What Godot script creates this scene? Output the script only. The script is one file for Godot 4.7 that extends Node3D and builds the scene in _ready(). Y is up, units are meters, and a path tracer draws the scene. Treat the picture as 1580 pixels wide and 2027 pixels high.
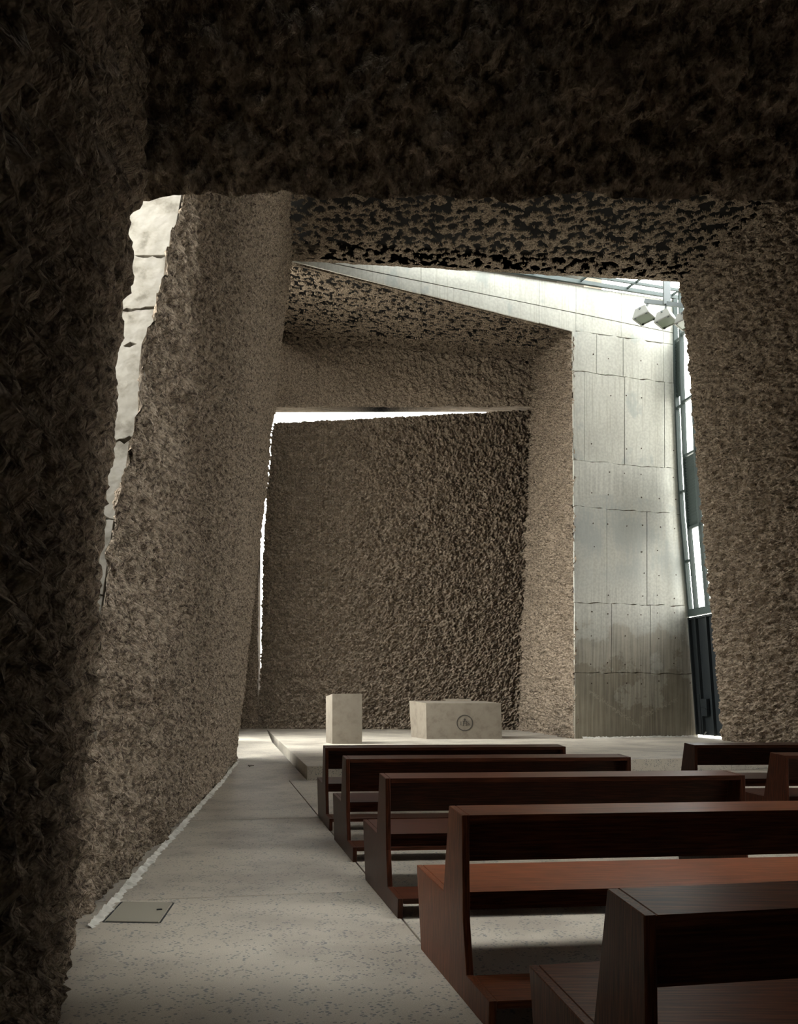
extends Node3D

const SKY_ENERGY := 17.0
const EXPOSURE := 1.0

var M := {}
var coarse := FastNoiseLite.new()
var medium := FastNoiseLite.new()
var fine := FastNoiseLite.new()
var cells := FastNoiseLite.new()
var jagged := FastNoiseLite.new()
var holes := FastNoiseLite.new()
var hole_size := FastNoiseLite.new()

# ------------------------------------------------------------------ helpers
func tag(o: Node, label: String, category: String, group := "", kind := "") -> Node:
	o.set_meta("label", label)
	o.set_meta("category", category)
	if group: o.set_meta("group", group)
	if kind: o.set_meta("kind", kind)
	return o

func thing(called: String, at: Vector3) -> Node3D:
	var o := Node3D.new()
	o.name = called
	add_child(o, true)
	o.position = at
	return o

func put(called: String, mesh: Mesh, m: Material, parent: Node3D = null) -> MeshInstance3D:
	var o := MeshInstance3D.new()
	o.name = called
	o.mesh = mesh
	o.material_override = m
	o.cast_shadow = GeometryInstance3D.SHADOW_CASTING_SETTING_ON
	var p: Node3D = parent if parent else self
	p.add_child(o, true)
	if parent and not parent is MeshInstance3D: o.position = -parent.position   # shapes are given in room coordinates
	return o

func kit() -> SurfaceTool:
	var st := SurfaceTool.new()
	st.begin(Mesh.PRIMITIVE_TRIANGLES)
	return st

func done(st: SurfaceTool) -> ArrayMesh:
	st.generate_normals()
	return st.commit()

func tri(st: SurfaceTool, p: Array, uv: Array, out: Vector3) -> void:
	var order := [0, 1, 2]
	var n: Vector3 = (p[0] - p[2]).cross(p[0] - p[1])
	if n.dot(out) < 0.0: order = [0, 2, 1]
	for k in order:
		st.set_smooth_group(-1)
		st.set_uv(uv[k])
		st.add_vertex(p[k])

func inset(poly: PackedVector2Array, by: float) -> PackedVector2Array:
	var n := poly.size()
	var sign := -1.0 if Geometry2D.is_polygon_clockwise(poly) else 1.0
	var r := PackedVector2Array()
	for i in n:
		var a := (poly[i] - poly[(i + n - 1) % n]).normalized()
		var b := (poly[(i + 1) % n] - poly[i]).normalized()
		var na := Vector2(-a.y, a.x)
		var nb := Vector2(-b.y, b.x)
		var m := (na + nb)
		if m.length() < 0.01: m = na
		m = m.normalized()
		r.append(poly[i] + m * sign * by / maxf(m.dot(na), 0.5))
	return r

# A polygon given in metres on the plane (o, u, v), from t0 to t1 along w, edges chamfered
func extrude(st: SurfaceTool, poly: PackedVector2Array, o: Vector3, u: Vector3, v: Vector3, w: Vector3, t0: float, t1: float, bevel := 0.0, uvo := Vector2.ZERO, uvs := Vector2.ONE) -> void:
	var n := poly.size()
	var rings := [[poly, t0], [poly, t1]]
	if bevel > 0.0:
		var small := inset(poly, bevel)
		var s := signf(t1 - t0)
		rings = [[small, t0], [poly, t0 + s * bevel], [poly, t1 - s * bevel], [small, t1]]
	var mid := Vector2.ZERO
	for p in poly: mid += p / n
	var at := func(p: Vector2, t: float) -> Vector3: return o + u * p.x + v * p.y + w * t
	var txt := func(p: Vector2) -> Vector2: return (p - uvo) * uvs
	var cw := Geometry2D.is_polygon_clockwise(poly)
	for k in rings.size() - 1:
		var A: PackedVector2Array = rings[k][0]
		var B: PackedVector2Array = rings[k + 1][0]
		for i in n:
			var j := (i + 1) % n
			var e := (poly[j] - poly[i]).normalized()
			var side := Vector2(e.y, -e.x) * (-1.0 if cw else 1.0)
			var out: Vector3 = u * side.x + v * side.y
			if bevel > 0.0 and k == 0: out -= w * signf(t1 - t0)
			if bevel > 0.0 and k == 2: out += w * signf(t1 - t0)
			var a: Vector3 = at.call(A[i], rings[k][1])
			var b: Vector3 = at.call(A[j], rings[k][1])
			var c: Vector3 = at.call(B[j], rings[k + 1][1])
			var d: Vector3 = at.call(B[i], rings[k + 1][1])
			tri(st, [a, b, c], [txt.call(A[i]), txt.call(A[j]), txt.call(B[j])], out)
			tri(st, [a, c, d], [txt.call(A[i]), txt.call(B[j]), txt.call(B[i])], out)
	for cap in [[rings[0], -1.0], [rings[-1], 1.0]]:
		var P: PackedVector2Array = cap[0][0]
		var idx := Geometry2D.triangulate_polygon(P)
		for i in range(0, idx.size(), 3):
			var q := [P[idx[i]], P[idx[i + 1]], P[idx[i + 2]]]
			tri(st, q.map(func(x): return at.call(x, cap[0][1])), q.map(func(x): return txt.call(x)), w * cap[1] * signf(t1 - t0))

func rect(x0: float, y0: float, x1: float, y1: float) -> PackedVector2Array:
	return PackedVector2Array([Vector2(x0, y0), Vector2(x1, y0), Vector2(x1, y1), Vector2(x0, y1)])

func box(st: SurfaceTool, c: Vector3, size: Vector3, b := Basis.IDENTITY, bevel := 0.0) -> void:
	extrude(st, rect(-size.x / 2, -size.y / 2, size.x / 2, size.y / 2), c, b.x, b.y, b.z, -size.z / 2, size.z / 2, bevel)

func box_mesh(c: Vector3, size: Vector3, b := Basis.IDENTITY, bevel := 0.0) -> ArrayMesh:
	var st := kit()
	box(st, c, size, b, bevel)
	return done(st)

# A bar from a to b: wide across "side", high across the third direction
func bar(st: SurfaceTool, a: Vector3, b: Vector3, wide: float, high: float, side: Vector3, bevel := 0.0) -> void:
	var z := (b - a).normalized()
	var x := (side - z * side.dot(z)).normalized()
	box(st, (a + b) / 2, Vector3(wide, high, a.distance_to(b)), Basis(x, z.cross(x), z), bevel)

func bar_mesh(a: Vector3, b: Vector3, wide: float, high: float, side: Vector3, bevel := 0.0) -> ArrayMesh:
	var st := kit()
	bar(st, a, b, wide, high, side, bevel)
	return done(st)

func prism(st: SurfaceTool, plan: Array, y0: float, y1: float, bevel := 0.0) -> void:
	var poly := PackedVector2Array()
	for p in plan: poly.append(Vector2(p[0], -p[1]))
	extrude(st, poly, Vector3.ZERO, Vector3.RIGHT, Vector3.BACK, Vector3.UP, y0, y1, bevel)

func follow(pts: Array, t: float) -> Vector3:   # a point of a polyline by its height
	if t <= pts[0].y: return pts[0]
	for i in pts.size() - 1:
		if t <= pts[i + 1].y:
			return pts[i].lerp(pts[i + 1], (t - pts[i].y) / maxf(pts[i + 1].y - pts[i].y, 1e-4))
	return pts[-1]

func smooth(a: float, b: float, x: float) -> float:
	return smoothstep(a, b, x)

# Sprayed, chipped concrete: a surface P(u, v) broken into lumps and pits
func rough(at: Callable, us: PackedFloat32Array, vs: PackedFloat32Array, inwards: Vector3, amp: float, look := {}) -> ArrayMesh:
	var nu := us.size()
	var nv := vs.size()
	var base := PackedVector3Array()
	base.resize(nu * nv)
	for j in nv:
		for i in nu:
			base[j * nu + i] = at.call(us[i], vs[j])
	var pos := PackedVector3Array()
	pos.resize(nu * nv)
	var level := PackedByteArray()   # 1 on the webs between pits
	level.resize(nu * nv)
	var jag: float = look.get("jag", 0.0)
	var jag_sides: Array = look.get("jag_sides", [1, 1, 1, 1])    # u0, u1, v0, v1
	var pit: float = look.get("pit", 0.0)
	var lump: float = look.get("lump", 1.0)
	var med: float = look.get("med", 1.0)
	var grit: float = look.get("grit", 1.0)
	var keep: Array = look.get("keep", [0, 0, 0, 0])              # sides where the relief dies out
	for j in nv:
		for i in nu:
			var k := j * nu + i
			var p := base[k]
			var du := base[j * nu + mini(i + 1, nu - 1)] - base[j * nu + maxi(i - 1, 0)]
			var dv := base[mini(j + 1, nv - 1) * nu + i] - base[maxi(j - 1, 0) * nu + i]
			var n := du.cross(dv).normalized()
			if n.dot(inwards) < 0.0: n = -n
			var h := 0.0
			if pit > 0.0:
				var c := 1.0 + holes.get_noise_3dv(p)
				var t := 1.12 + 0.3 * hole_size.get_noise_3dv(p)
				level[k] = 0 if c < t and base[i].distance_to(p) > 0.12 else 1
				h = medium.get_noise_3dv(p) * amp * 0.5 + coarse.get_noise_3dv(p) * amp * 0.6 - pit * smoothstep(t, t - 0.07, c) * smoothstep(0.08, 0.3, base[i].distance_to(p))
				n = inwards
			else:
				var m := medium.get_noise_3dv(p)
				var s := 1.0 + cells.get_noise_3dv(p)
				h = amp * (1.0 * coarse.get_noise_3dv(p) * lump + 1.35 * m * med + 0.7 * grit * fine.get_noise_3dv(p) - 0.75 * s * s)
			if jag > 0.0:
				var tu := du.normalized()
				var tv := dv.normalized()
				var e0: float = exp(-base[j * nu].distance_to(p) / 0.12) * jag_sides[0]
				var e1: float = exp(-base[j * nu + nu - 1].distance_to(p) / 0.12) * jag_sides[1]
				var e2: float = exp(-base[i].distance_to(p) / 0.12) * jag_sides[2]
				var e3: float = exp(-base[(nv - 1) * nu + i].distance_to(p) / 0.12) * jag_sides[3]
				var q := jagged.get_noise_3dv(p)
				p += tu * (e0 - e1) * jag * q + tv * (e2 - e3) * jag * q
				h *= 1.0 - 0.6 * maxf(maxf(e0, e1), maxf(e2, e3))
			pos[k] = p + n * h
	var nor := PackedVector3Array()
	nor.resize(nu * nv)
	var idx := PackedInt32Array()
	idx.resize((nu - 1) * (nv - 1) * 6)
	var flip := false
	var w := 0
	for j in nv:
		for i in nu:
			var du := pos[j * nu + mini(i + 1, nu - 1)] - pos[j * nu + maxi(i - 1, 0)]
			var dv := pos[mini(j + 1, nv - 1) * nu + i] - pos[maxi(j - 1, 0) * nu + i]
			var n := du.cross(dv).normalized()
			if i == nu / 2 and j == 0: flip = (base[i + 1] - base[i]).cross(base[i + nu] - base[i]).dot(inwards) < 0.0
			nor[j * nu + i] = n
	for j in nv - 1:
		for i in nu - 1:
			var a := j * nu + i
			# seen from the side of +n (du x dv) clockwise is a, a+nu, a+nu+1
			if flip:
				idx[w] = a; idx[w + 1] = a + 1; idx[w + 2] = a + nu + 1
				idx[w + 3] = a; idx[w + 4] = a + nu + 1; idx[w + 5] = a + nu
			else:
				idx[w] = a; idx[w + 1] = a + nu + 1; idx[w + 2] = a + 1
				idx[w + 3] = a; idx[w + 4] = a + nu; idx[w + 5] = a + nu + 1
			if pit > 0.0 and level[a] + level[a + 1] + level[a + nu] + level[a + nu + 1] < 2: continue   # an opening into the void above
			w += 6
	idx.resize(w)
	if flip:
		for k in nor.size(): nor[k] = -nor[k]
	if pit > 0.0:
		for k in nor.size():
			if level[k]: nor[k] = (inwards + 0.5 * Vector3(fine.get_noise_3dv(pos[k]), 0, medium.get_noise_3dv(pos[k] * 2.0))).normalized()
	# the broken edges turn back into the wall
	var back: float = look.get("back", 0.0)
	if back > 0.0:
		var rim: Array[int] = []
		for i in nu: rim.append(i)
		for j in range(1, nv): rim.append(j * nu + nu - 1)
		for i in range(nu - 2, -1, -1): rim.append((nv - 1) * nu + i)
		for j in range(nv - 2, 0, -1): rim.append(j * nu)
		var away: Vector3 = look.get("back_dir", -inwards)
		var first := pos.size()
		var mid: Vector3 = base[(nv / 2) * nu + nu / 2]
		for k in rim:
			var o := (base[k] - mid).normalized()
			pos.append(pos[k]); nor.append(o)
			pos.append(base[k] + away * back); nor.append(o)
		var cnt := rim.size()
		for k in cnt:
			var a := first + k * 2
			var b := first + ((k + 1) % cnt) * 2
			idx.append_array([a, a + 1, b + 1, a, b + 1, b])
	var arrays := []
	arrays.resize(Mesh.ARRAY_MAX)
	arrays[Mesh.ARRAY_VERTEX] = pos
	arrays[Mesh.ARRAY_NORMAL] = nor
	arrays[Mesh.ARRAY_INDEX] = idx
	var m := ArrayMesh.new()
	m.add_surface_from_arrays(Mesh.PRIMITIVE_TRIANGLES, arrays)
	return m

func steps(n: int, a := 0.0, b := 1.0) -> PackedFloat32Array:
	var r := PackedFloat32Array()
	for i in n: r.append(lerpf(a, b, float(i) / (n - 1)))
	return r

func spaced(n: int, ratio: float) -> PackedFloat32Array:   # 0..1, the last step "ratio" times the first
	var r := PackedFloat32Array()
	for i in n: r.append((pow(ratio, float(i) / (n - 1)) - 1.0) / (ratio - 1.0))
	return r

func quad(a: Vector3, b: Vector3, c: Vector3, d: Vector3) -> Callable:   # a..b along u at v=0, d..c at v=1
	return func(u: float, v: float) -> Vector3: return a.lerp(b, u).lerp(d.lerp(c, u), v)

func wavy(n: FastNoiseLite, a: Vector2, b: Vector2, by: float, step := 0.08) -> PackedVector2Array:
	var r := PackedVector2Array()
	var k := maxi(1, int(a.distance_to(b) / step))
	for i in k + 1:
		var p := a.lerp(b, float(i) / k)
		var f := 1.0 if i > 0 and i < k else 0.0
		r.append(p + Vector2(0, n.get_noise_2d(p.x * 1.0 + a.y * 7.0, p.y) * by * f))
	return r

func noise(n: FastNoiseLite, kind: int, freq: float, seed_: int, octaves := 4, gain := 0.5) -> void:
	n.noise_type = kind
	n.frequency = freq
	n.seed = seed_
	n.fractal_type = FastNoiseLite.FRACTAL_FBM if octaves > 1 else FastNoiseLite.FRACTAL_NONE
	n.fractal_octaves = octaves
	n.fractal_gain = gain

func noise_image(size: int, freq: float, seed_: int, octaves := 4, kind := FastNoiseLite.TYPE_SIMPLEX_SMOOTH, gain := 0.5) -> Image:
	var n := FastNoiseLite.new()
	noise(n, kind, freq, seed_, octaves, gain)
	return n.get_seamless_image(size, size, false, false, 0.15, true)

func ramp_texture(im: Image, stops: Array) -> ImageTexture:   # [[level, linear r, g, b], ...]
	var src := im.duplicate() as Image
	src.convert(Image.FORMAT_L8)
	var data := src.get_data()
	var table := PackedByteArray()
	for v in 256:
		var x := v / 255.0
		var c := Color(stops[-1][1], stops[-1][2], stops[-1][3])
		if x <= stops[0][0]: c = Color(stops[0][1], stops[0][2], stops[0][3])
		else:
			for i in stops.size() - 1:
				if x <= stops[i + 1][0]:
					var f: float = (x - stops[i][0]) / (stops[i + 1][0] - stops[i][0])
					c = Color(stops[i][1], stops[i][2], stops[i][3]).lerp(Color(stops[i + 1][1], stops[i + 1][2], stops[i + 1][3]), f)
					break
		var s := c.linear_to_srgb()
		table.append_array([int(clampf(s.r, 0, 1) * 255), int(clampf(s.g, 0, 1) * 255), int(clampf(s.b, 0, 1) * 255)])
	var out := PackedByteArray()
	out.resize(data.size() * 3)
	for k in data.size():
		var b := data[k] * 3
		out[k * 3] = table[b]; out[k * 3 + 1] = table[b + 1]; out[k * 3 + 2] = table[b + 2]
	return ImageTexture.create_from_image(Image.create_from_data(src.get_width(), src.get_height(), false, Image.FORMAT_RGB8, out))

func plain(r: float, g: float, b: float, roughness: float, metallic := 0.0) -> StandardMaterial3D:
	var m := StandardMaterial3D.new()
	m.albedo_color = Color(r, g, b).linear_to_srgb()
	m.roughness = roughness
	m.metallic = metallic
	return m

func triplanar(m: StandardMaterial3D, scale: Vector3) -> StandardMaterial3D:
	m.uv1_triplanar = true
	m.uv1_world_triplanar = true
	m.uv1_scale = scale
	m.uv1_triplanar_sharpness = 4.0
	return m

# ------------------------------------------------------------------ materials
func make_materials() -> void:
	noise(coarse, FastNoiseLite.TYPE_SIMPLEX_SMOOTH, 0.9, 11, 2)
	noise(medium, FastNoiseLite.TYPE_SIMPLEX_SMOOTH, 3.8, 12, 4, 0.6)
	noise(fine, FastNoiseLite.TYPE_SIMPLEX, 15.0, 13, 2, 0.6)
	noise(cells, FastNoiseLite.TYPE_CELLULAR, 7.5, 14, 1)
	cells.cellular_return_type = FastNoiseLite.RETURN_DISTANCE
	cells.domain_warp_enabled = true
	cells.domain_warp_amplitude = 0.06
	cells.domain_warp_frequency = 3.0
	noise(jagged, FastNoiseLite.TYPE_SIMPLEX, 2.2, 15, 5, 0.62)
	noise(holes, FastNoiseLite.TYPE_CELLULAR, 5.4, 16, 1)
	holes.cellular_return_type = FastNoiseLite.RETURN_DISTANCE
	holes.cellular_distance_function = FastNoiseLite.DISTANCE_HYBRID
	holes.cellular_jitter = 1.0
	holes.domain_warp_enabled = true
	holes.domain_warp_amplitude = 0.05
	holes.domain_warp_frequency = 4.0
	noise(hole_size, FastNoiseLite.TYPE_SIMPLEX, 2.0, 17, 2)

	# volcanic aggregate concrete: tan binder with dark cinders
	var grain := noise_image(1024, 0.022, 21, 5, FastNoiseLite.TYPE_SIMPLEX, 0.78)
	var relief := noise_image(1024, 0.022, 22, 6, FastNoiseLite.TYPE_SIMPLEX, 0.68)
	var m := triplanar(plain(1, 1, 1, 0.95), Vector3(0.55, 0.55, 0.55))
	m.albedo_texture = ramp_texture(grain, [[0.28, 0.1, 0.078, 0.06], [0.4, 0.22, 0.172, 0.127], [0.55, 0.3, 0.24, 0.178], [0.75, 0.39, 0.318, 0.242]])
	m.heightmap_enabled = true
	m.heightmap_texture = ImageTexture.create_from_image(relief)
	m.heightmap_scale = 3.5
	m.metallic_specular = 0.25
	m.detail_enabled = true
	m.detail_blend_mode = BaseMaterial3D.BLEND_MODE_MUL
	m.detail_uv_layer = BaseMaterial3D.DETAIL_UV_2
	m.uv2_triplanar = true
	m.uv2_world_triplanar = true
	m.uv2_scale = Vector3(0.23, 0.23, 0.23)
	m.detail_albedo = ramp_texture(noise_image(1024, 0.03, 23, 3, FastNoiseLite.TYPE_SIMPLEX, 0.6), [[0.26, 0.42, 0.41, 0.4], [0.4, 0.9, 0.9, 0.9], [0.6, 1, 1, 1]])  # darker blotches painted in for the shade of coarse pores
	M.rough = m

	# polished floor screed with blue-grey stone chips
	var chips := FastNoiseLite.new()
	noise(chips, FastNoiseLite.TYPE_CELLULAR, 0.07, 31, 1)
	chips.cellular_return_type = FastNoiseLite.RETURN_CELL_VALUE
	var chip_im := chips.get_seamless_image(1024, 1024, false, false, 0.1, true)
	var edge := FastNoiseLite.new()
	noise(edge, FastNoiseLite.TYPE_CELLULAR, 0.07, 31, 1)
	edge.cellular_return_type = FastNoiseLite.RETURN_DISTANCE
	var edge_im := edge.get_seamless_image(1024, 1024, false, false, 0.1, true)
	var sand := noise_image(1024, 0.16, 33, 3)
	var patch := noise_image(1024, 0.006, 34, 3)
	for im in [chip_im, edge_im, sand, patch]: im.convert(Image.FORMAT_L8)
	var a := chip_im.get_data()
	var b := edge_im.get_data()
	var c := sand.get_data()
	var d := patch.get_data()
	var out := PackedByteArray()
	out.resize(1024 * 1024 * 3)
	for k in 1024 * 1024:
		var g := 0.46 + (c[k] - 128) / 255.0 * 0.22
		var col := Vector3(g * 1.04, g * 0.94, g * 0.79)
		var dense := 44 + (d[k] - 128) / 2
		if a[k] < dense and b[k] < 70 + a[k]:
			col = Vector3(0.19, 0.2, 0.2) if a[k] % 3 else Vector3(0.28, 0.26, 0.23)
		elif a[k] > 247 and b[k] < 70:
			col = Vector3(0.55, 0.52, 0.46)
		var s := Color(col.x, col.y, col.z).linear_to_srgb()
		out[k * 3] = int(s.r * 255); out[k * 3 + 1] = int(s.g * 255); out[k * 3 + 2] = int(s.b * 255)
	m = triplanar(plain(1, 1, 1, 0.5), Vector3(0.85, 0.85, 0.85))
	m.albedo_texture = ImageTexture.create_from_image(Image.create_from_data(1024, 1024, false, Image.FORMAT_RGB8, out))
	m.metallic_specular = 0.45
	m.detail_enabled = true
	m.detail_blend_mode = BaseMaterial3D.BLEND_MODE_MUL
	m.detail_uv_layer = BaseMaterial3D.DETAIL_UV_2
	m.uv2_triplanar = true
	m.uv2_world_triplanar = true
	m.uv2_scale = Vector3(0.13, 0.13, 0.13)
	m.detail_albedo = ramp_texture(noise_image(512, 0.012, 35, 5), [[0.2, 0.66, 0.64, 0.63], [0.5, 0.9, 0.89, 0.87], [0.8, 1, 0.99, 0.96]])
	M.floor = m

	# plain cast concrete (altar, lectern, step, hidden shells)
	m = triplanar(plain(1, 1, 1, 0.8), Vector3(0.4, 0.4, 0.4))
	m.albedo_texture = ramp_texture(noise_image(1024, 0.006, 41, 6, FastNoiseLite.TYPE_SIMPLEX, 0.6), [[0.2, 0.125, 0.104, 0.077], [0.45, 0.15, 0.126, 0.094], [0.75, 0.163, 0.139, 0.106]])
	M.cast = m
	m = triplanar(plain(1, 1, 1, 0.85), Vector3(0.5, 0.5, 0.5))
	m.albedo_texture = ramp_texture(noise_image(512, 0.02, 42, 5), [[0.2, 0.4, 0.38, 0.33], [0.8, 0.62, 0.6, 0.54]])
	M.mortar = m
	M.engraved = plain(0.035, 0.03, 0.024, 0.9)
	M.lid = plain(0.29, 0.265, 0.21, 0.75)

	# board-marked concrete of the chancel front, with its damp stains and runs
	M.concrete = chancel_concrete()
	# smoother, paler concrete beside the entrance
	m = triplanar(plain(1, 1, 1, 0.85), Vector3(0.45, 0.45, 0.45))
	m.albedo_texture = ramp_texture(noise_image(1024, 0.008, 44, 6, FastNoiseLite.TYPE_SIMPLEX, 0.6), [[0.15, 0.125, 0.11, 0.084], [0.4, 0.2, 0.182, 0.147], [0.8, 0.24, 0.222, 0.188]])
	m.heightmap_enabled = true
	m.heightmap_texture = ImageTexture.create_from_image(noise_image(512, 0.03, 45, 4))
	m.heightmap_scale = 0.6
	M.pale = m

	# dark red hardwood: grain along the bench, and upright on the end panels
	var wood := FastNoiseLite.new()
	noise(wood, FastNoiseLite.TYPE_SIMPLEX_SMOOTH, 0.02, 51, 5, 0.6)
	var wi := wood.get_seamless_image(1024, 1024, false, false, 0.1, true)
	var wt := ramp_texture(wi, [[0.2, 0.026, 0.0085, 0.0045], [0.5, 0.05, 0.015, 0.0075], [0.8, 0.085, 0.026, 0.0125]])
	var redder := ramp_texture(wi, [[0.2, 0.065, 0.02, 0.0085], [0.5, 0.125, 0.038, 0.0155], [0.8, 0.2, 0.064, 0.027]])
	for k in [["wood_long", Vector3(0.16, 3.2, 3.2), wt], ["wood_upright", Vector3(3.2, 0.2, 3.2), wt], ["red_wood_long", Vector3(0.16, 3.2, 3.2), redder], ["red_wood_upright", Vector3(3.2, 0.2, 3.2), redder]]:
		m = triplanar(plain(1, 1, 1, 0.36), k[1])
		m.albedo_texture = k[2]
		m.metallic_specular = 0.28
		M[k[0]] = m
	M.steel = plain(0.04, 0.058, 0.056, 0.55)
	M.dark_steel = plain(0.02, 0.025, 0.028, 0.45, 0.2)
	M.grey_steel = plain(0.14, 0.16, 0.165, 0.5, 0.1)
	M.lamp_body = plain(0.26, 0.265, 0.24, 0.5)
	M.lamp_glass = plain(0.1, 0.125, 0.085, 0.3)
	M.shade_black = plain(0.012, 0.011, 0.01, 0.95)  # painted near-black so the soffit pits look deeply shaded
	M.dark_brown = plain(0.07, 0.05, 0.035, 0.9)  # dark tone for the shaded tie holes and the twig
	m = StandardMaterial3D.new()
	m.albedo_color = Color(0.9, 0.97, 0.95, 0.06)
	m.transparency = BaseMaterial3D.TRANSPARENCY_ALPHA
	m.roughness = 0.02
	M.glass = m
	m = triplanar(plain(1, 1, 1, 0.9), Vector3(0.2, 0.2, 0.2))
	m.albedo_texture = ramp_texture(noise_image(512, 0.02, 61, 4), [[0.2, 0.4, 0.38, 0.34], [0.8, 0.5, 0.48, 0.43]])
	M.ground = m

const L_W := 12.4     # the chancel front in metres: 8.0 left of its right-hand jamb to 4.4 right of it
const L_H := 12.8

func chancel_concrete() -> StandardMaterial3D:
	var big := FastNoiseLite.new()
	noise(big, FastNoiseLite.TYPE_SIMPLEX_SMOOTH, 0.55, 71, 5, 0.55)
	var runs := FastNoiseLite.new()
	noise(runs, FastNoiseLite.TYPE_SIMPLEX, 1.0, 72, 3, 0.6)
	var speck := FastNoiseLite.new()
	noise(speck, FastNoiseLite.TYPE_SIMPLEX, 9.0, 73, 3)
	var w := 1240
	var h := 1280
	var out := PackedByteArray()
	out.resize(w * h * 3)
	for j in h:
		var y := L_H * (1.0 - float(j) / h)
		for i in w:
			var x := L_W * i / w - 8.0
			var n := big.get_noise_2d(x, y)
			var r := runs.get_noise_2d(x * 9.0, y * 0.35)
			var s := speck.get_noise_2d(x, y)
			var g := 0.56 + 0.1 * n + 0.07 * s
			var col := Vector3(g * 1.0, g, g * 0.89)
			if x > -0.4 and y < 7.75:
				g += r * 0.085
				col = Vector3(g * 1.0, g, g * 0.9)
				# damp band below the middle pour joint: a clear upper outline, loose lower end
				var top := 6.72 + 0.16 * cos((x - 1.4) * 1.1) + 0.05 * s
				var wet := 0.0
				if y < top: wet = clampf(0.55 + n * 1.6 + r * 0.5, 0.0, 1.0) * smoothstep(3.7, 5.2, y)
				# the lower lifts: brown-grey stains with cloudy outlines
				var low := smoothstep(0.0, 0.22, n * 0.8 + (3.3 + 0.35 * sin(x * 1.7 + 0.6) - y) * 0.5 + 0.12 * s)
				if y > 3.9: low = 0.0
				var deep := smoothstep(0.0, 0.2, n * 0.9 + (2.0 + 0.2 * sin(x * 2.3) - y) * 0.55 + 0.12 * s)
				col = col.lerp(Vector3(0.36, 0.385, 0.375), wet * 0.75)
				col = col.lerp(Vector3(0.34, 0.31, 0.25) * (1.0 + r * 0.4 + n * 0.4), low * 0.7)
				col = col.lerp(Vector3(0.2, 0.175, 0.13) * (1.0 + r * 0.4 + n * 0.4), deep * 0.65)
				# pale mineral veins
				var v1 := absf(y - (1.5 - 0.62 * (x - 0.4) + 0.1 * s))
				var v2 := absf(y - (0.78 + 0.45 * (x - 2.0) + 0.1 * s))
				if (v1 < 0.03 and x > 0.4 and x < 2.0) or (v2 < 0.025 and x > 2.0 and x < 3.2): col = col.lerp(Vector3(0.45, 0.41, 0.33), 0.5)
			else:
				var run := smoothstep(0.25, 0.6, r + 0.25 * n)
				col = col.lerp(Vector3(0.4, 0.39, 0.33), run * 0.45)
				var soot := smoothstep(0.2, 0.45, big.get_noise_2d(x * 1.3 + 40.0, y * 0.9))
				col = col.lerp(Vector3(0.36, 0.39, 0.37), soot * 0.6)
			var k := (j * w + i) * 3
			var q := Color(clampf(col.x, 0, 1), clampf(col.y, 0, 1), clampf(col.z, 0, 1)).linear_to_srgb()
			out[k] = int(q.r * 255); out[k + 1] = int(q.g * 255); out[k + 2] = int(q.b * 255)
	var m := plain(1, 1, 1, 0.75)
	m.albedo_texture = ImageTexture.create_from_image(Image.create_from_data(w, h, false, Image.FORMAT_RGB8, out))
	m.metallic_specular = 0.35
	return m

# ------------------------------------------------------------------ the place
func _ready() -> void:
	var cam := Camera3D.new()
	cam.name = "camera"
	cam.position = Vector3(0, 1.3, 0)
	cam.projection = Camera3D.PROJECTION_FRUSTUM
	cam.near = 0.05
	cam.far = 400.0
	cam.size = 2027.0 / 1750.0 * cam.near
	cam.frustum_offset = Vector2(0, 369.5 / 1750.0 * cam.near)
	add_child(cam)
	cam.current = true
	var env := Environment.new()
	var sky := Sky.new()
	var air := ProceduralSkyMaterial.new()
	air.sky_top_color = Color(0.97, 0.98, 0.97)
	air.sky_horizon_color = Color(1.0, 0.985, 0.95)
	air.sky_curve = 0.2
	air.ground_bottom_color = Color(0.6, 0.58, 0.54)
	air.ground_horizon_color = Color(0.75, 0.73, 0.7)
	sky.sky_material = air
	env.background_mode = Environment.BG_SKY
	env.sky = sky
	env.background_energy_multiplier = SKY_ENERGY
	env.tonemap_mode = Environment.TONE_MAPPER_LINEAR
	env.tonemap_exposure = EXPOSURE
	env.sdfgi_enabled = true
	env.ssao_enabled = true
	env.ssil_enabled = true
	var we := WorldEnvironment.new()
	we.name = "environment"
	we.environment = env
	add_child(we)
	make_materials()
	build_entrance()
	build_nave()
	build_chancel()
	build_shade_lids()
	build_chancel_front()
	build_back_wall()
	build_shell()
	build_floor()
	build_glazing()
	build_side_slot()
	build_door()
	build_floodlights()
	build_altar()
	build_benches()
	build_details()

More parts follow.
